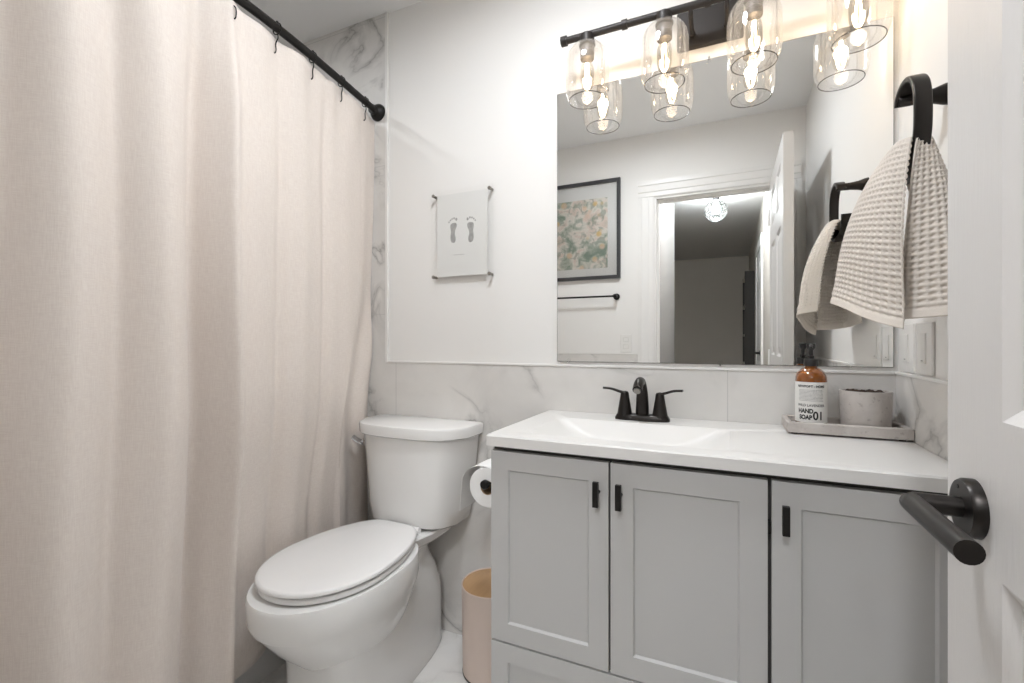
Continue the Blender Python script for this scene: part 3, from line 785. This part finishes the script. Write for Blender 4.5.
for k in range(6):
    y = -.10-.147*k
    h_ = thing('curtain_hook', words_[k], 'curtain hook', (rod_x(y), y, RZ), 'curtain hooks on the rod')
    hook_parts(y, h_)

# ---------------------------------------------------------------- acrylic-framed footprint print
ax0, ax1, az0, az1 = -1.024, -.760, 1.316, 1.656
ac = thing('footprint_frame', 'clear acrylic frame with baby footprints on white paper, on the back wall', 'picture', ((ax0+ax1)/2, 0, az0))
obj('acrylic_sheet', bx(ax0, ax1, -.0195, -.0165, az0, az1), M['acrylic'], ac)
pp = obj('paper', bx(-1.000, -.786, -.0164, -.0152, 1.333, 1.64), M['paper'], ac)
for x in (ax0+.013, ax1-.013):
    for z in (az0+.017, az1-.017):
        obj('standoff', lathe([(.005, -.001), (.005, -.022), (.0065, -.022), (.0065, -.027), (.0055, -.028)], (x, 0, z), 18, 'Y'), M['steel'], ac, 40)
def foot(cx, cz, s, tilt):
    bm = BM(); 
    sole = [(-.008, -.036), (.002, -.040), (.010, -.035), (.012, -.022), (.008, -.008), (.009, .004), (.016, .018), (.017, .028), (.010, .034), (-.002, .034), (-.012, .029), (-.013, .018), (-.010, .004), (-.012, -.012), (-.012, -.026)]
    ca, sa = math.cos(tilt), math.sin(tilt)
    def put(pts, d0=-.0163, d1=-.01648):
        a = [bm.verts.new((cx+(x*s*ca-z*sa), d1, cz+(x*s*sa+z*ca))) for x, z in pts]; b = [bm.verts.new((v.co.x, d0, v.co.z)) for v in a]
        bm.faces.new(a); bm.faces.new(b[::-1])
        for i in range(len(a)): j = (i+1) % len(a); bm.faces.new((a[i], a[j], b[j], b[i]))
    put([tuple(p) for p in [(q.x, q.z) for q in smooth_path([(x, 0, z) for x, z in sole+sole[:1]], 3)][:-1]])
    for tx, tz_, tr_ in ((.015, .047, .0050), (.0045, .0515, .0038), (-.005, .050, .0034), (-.013, .0455, .0032), (-.0195, .039, .003)):
        put([(tx+tr_*math.cos(a), tz_+tr_*1.15*math.sin(a)) for a in [2*PI*k/12 for k in range(12)]])
    return bm
obj('footprint', foot(-.929, 1.497, .92, .0), M['ink'], pp)
obj('footprint', foot(-.853, 1.493, -.92, .0), M['ink'], pp)
ln = tube([(-.928+.004*k, -.0164, 1.412+.0008*math.sin(k*2.1)) for k in range(13)], .0007, 6)
obj('caption_line', ln, M['ink'], pp)

# ---------------------------------------------------------------- towel ring and towel on the right wall
rgx, ry0, rz0 = .328, -.302, 1.583
tg = thing('towel_ring', 'dark bronze open towel ring on the right wall above the switches', 'towel ring', (XR, ry0, rz0))
obj('post', lathe([(.021, 0), (.020, -.008), (.0145, -.024), (.0115, -.045), (.0105, -.078), (.009, -.080)], (XR, ry0, rz0), 26, 'X'), M['bronze'], tg, 50)
rp = [Vector((rgx, p.y-.002, p.z-.016)) for p in smooth_path([(0, -.292, 1.590), (0, -.300, 1.606), (0, -.328, 1.618), (0, -.366, 1.613), (0, -.394, 1.588), (0, -.404, 1.545), (0, -.400, 1.492), (0, -.378, 1.455), (0, -.335, 1.437), (0, -.275, 1.438), (0, -.232, 1.452), (0, -.218, 1.495)], 6)]
obj('ring', tube(rp, 1, 20, flat=(.0135, .0055), up=(1, 0, 0)), M['bronze'], tg, 50)
def towel_half(bm, top, bot, cells_s, cells_t, belly, nrm, sub=5, hem=.07, wave=.006, ph=0.0):
    """top, bot: lists of points along the upper and lower edge (smoothed); waffle cells raised along nrm"""
    T, B = smooth_path(top, 12), smooth_path(bot, 12)
    def at(Pth, s):
        f = s*(len(Pth)-1); i = min(int(f), len(Pth)-2); return Pth[i].lerp(Pth[i+1], f-i)
    ns, nt_ = cells_s*sub, cells_t*sub; g = []
    N = Vector(nrm).normalized()
    for j in range(nt_+1):
        t = j/nt_; row = []
        for i in range(ns+1):
            s = i/ns
            k = t**.72
            p = at(T, s).lerp(at(B, s), k)
            p.z = at(T, s).z*(1-t)+at(B, s).z*t
            p += N*(belly*math.sin(PI*min(1, t*1.15))*(.5+.5*math.sin(PI*s))+wave*math.sin(s*9+ph)*t)
            ca, cb = abs(math.cos(PI*s*cells_s)), abs(math.cos(PI*t*cells_t))
            hgt = .0062*max(ca**4, cb**4)-.0024
            edge = sstep(1-hem*.55, 1-hem, t)
            p += N*hgt*edge
            if t > 1-hem*.6: p += N*.0012
            row.append(bm.verts.new(p))
        g.append(row)
    for j in range(nt_):
        for i in range(ns): bm.faces.new((g[j][i], g[j][i+1], g[j+1][i+1], g[j+1][i]))
    return g
bm = BM()
ga = towel_half(bm, [(.318, -.258, 1.468), (.309, -.275, 1.474), (.304, -.325, 1.477), (.304, -.37, 1.477), (.314, -.400, 1.472)],
           [(.258, -.235, 1.185), (.212, -.275, 1.176), (.212, -.325, 1.163), (.245, -.40, 1.135), (.287, -.462, 1.112)], 20, 30, .016, (-.86, -.5, 0))
gb = towel_half(bm, [(.330, -.258, 1.468), (.345, -.275, 1.474), (.351, -.325, 1.477), (.351, -.37, 1.477), (.322, -.400, 1.472)],
           [(.381, -.28, 1.15), (.386, -.40, 1.145), (.384, -.515, 1.14), (.345, -.495, 1.134), (.283, -.435, 1.13)], 22, 30, .010, (-.1, -.99, 0), ph=1.0)
# bridge the two halves over the bar
na = len(ga[0])
for i in range(na-1):
    m_ = None
    bm.faces.new((ga[0][i], ga[0][i+1], gb[0][i+1], gb[0][i]))
tw = obj('hand_towel', bm, M['towel'], None, 0, base=(.33, -.33, 1.12), mods=[('SOLIDIFY', dict(thickness=.003, offset=0))])
for p in tw.data.polygons: p.use_smooth = True
tag(tw, 'beige waffle-weave hand towel hanging through the bronze towel ring', 'towel')

# ---------------------------------------------------------------- switches and outlet
def plate(y0, y1, label, kind):
    z0, z1 = 1.0165, 1.132
    t_ = thing('wall_switch', label, 'light switch', (XR, (y0+y1)/2, z0), 'switch plates on the right wall')
    obj('plate', bx(XR-.0065, XR, y0, y1, z0, z1, .002), M['plastic'], t_)
    c = (y0+y1)/2
    rk = obj('rocker', bx(XR-.0095, XR-.0045, c-.0165, c+.0165, z0+.024, z1-.024, .0012), M['plastic'], t_)
    if kind == 'rocker':
        obj('indicator', bx(XR-.0099, XR-.009, c-.005, c+.005, z0+.030, z0+.0315), M['darkslot'], rk)
plate(-.125, -.035, 'white rocker switch plate on the side wall nearest the mirror edge', 'rocker')
plate(-.235, -.145, 'white rocker switch plate on the side wall farther from the mirror edge', 'rocker')
ou = thing('wall_outlet', 'white outlet plate on the door wall, low in the mirror beside the casing', 'outlet', (-.6, YD, 1.03))
obj('plate', bx(-.636, -.566, YD, YD+.006, 1.02, 1.135, .002), M['plastic'], ou)
for z in (1.055, 1.1): obj('receptacle', bx(-.618, -.584, YD+.0055, YD+.008, z-.014, z+.014, .004), M['plastic'], ou)

# ---------------------------------------------------------------- framed print and towel bar on the door wall (seen in the mirror)
px1 = -.634; px0 = -1.25; pz0, pz1 = 1.503, 2.158
pf = thing('framed_print', 'floral print in a thin charcoal frame above the towel bar, in the mirror', 'picture', ((px0+px1)/2, YD, pz0))
fw = .022; bm = BM()
rs = []
for (ix, d) in ((0, 0), (0, .024), (fw, .024), (fw, .006)):
    rs.append([Vector((px0+ix, YD+d, pz0+ix)), Vector((px1-ix, YD+d, pz0+ix)), Vector((px1-ix, YD+d, pz1-ix)), Vector((px0+ix, YD+d, pz1-ix))])
obj('frame', rings(bm, rs, cap0=False, cap1=False), M['frame'], pf)
obj('mat', bx(px0+fw-.002, px1-fw+.002, YD+.003, YD+.008, pz0+fw-.002, pz1-fw+.002), M['paper'], pf)
obj('print', bx(px0+.085, px1-.085, YD+.0082, YD+.009, pz0+.075, pz1-.115), M['art'], pf)
obj('glazing', bx(px0+fw-.001, px1-fw+.001, YD+.014, YD+.016, pz0+fw-.001, pz1-fw+.001), thin_glass('picture_glass', (.97, .97, .97, 1), .5), pf)
bz = 1.383
tbar = thing('towel_bar', 'thin black towel bar under the framed print, in the mirror', 'towel bar', (-.95, YD, bz))
obj('bar', tube([(-1.2, YD+.06, bz), (-.66, YD+.06, bz)], .006, 14), M['black'], tbar, 40)
for x in (-1.2, -.66): obj('post', lathe([(.021, 0), (.021, .008), (.011, .014), (.010, .05), (.0125, .056), (.0125, .068), (.009, .071)], (x, YD, bz), 22, 'Y'), M['black'], tbar, 40)
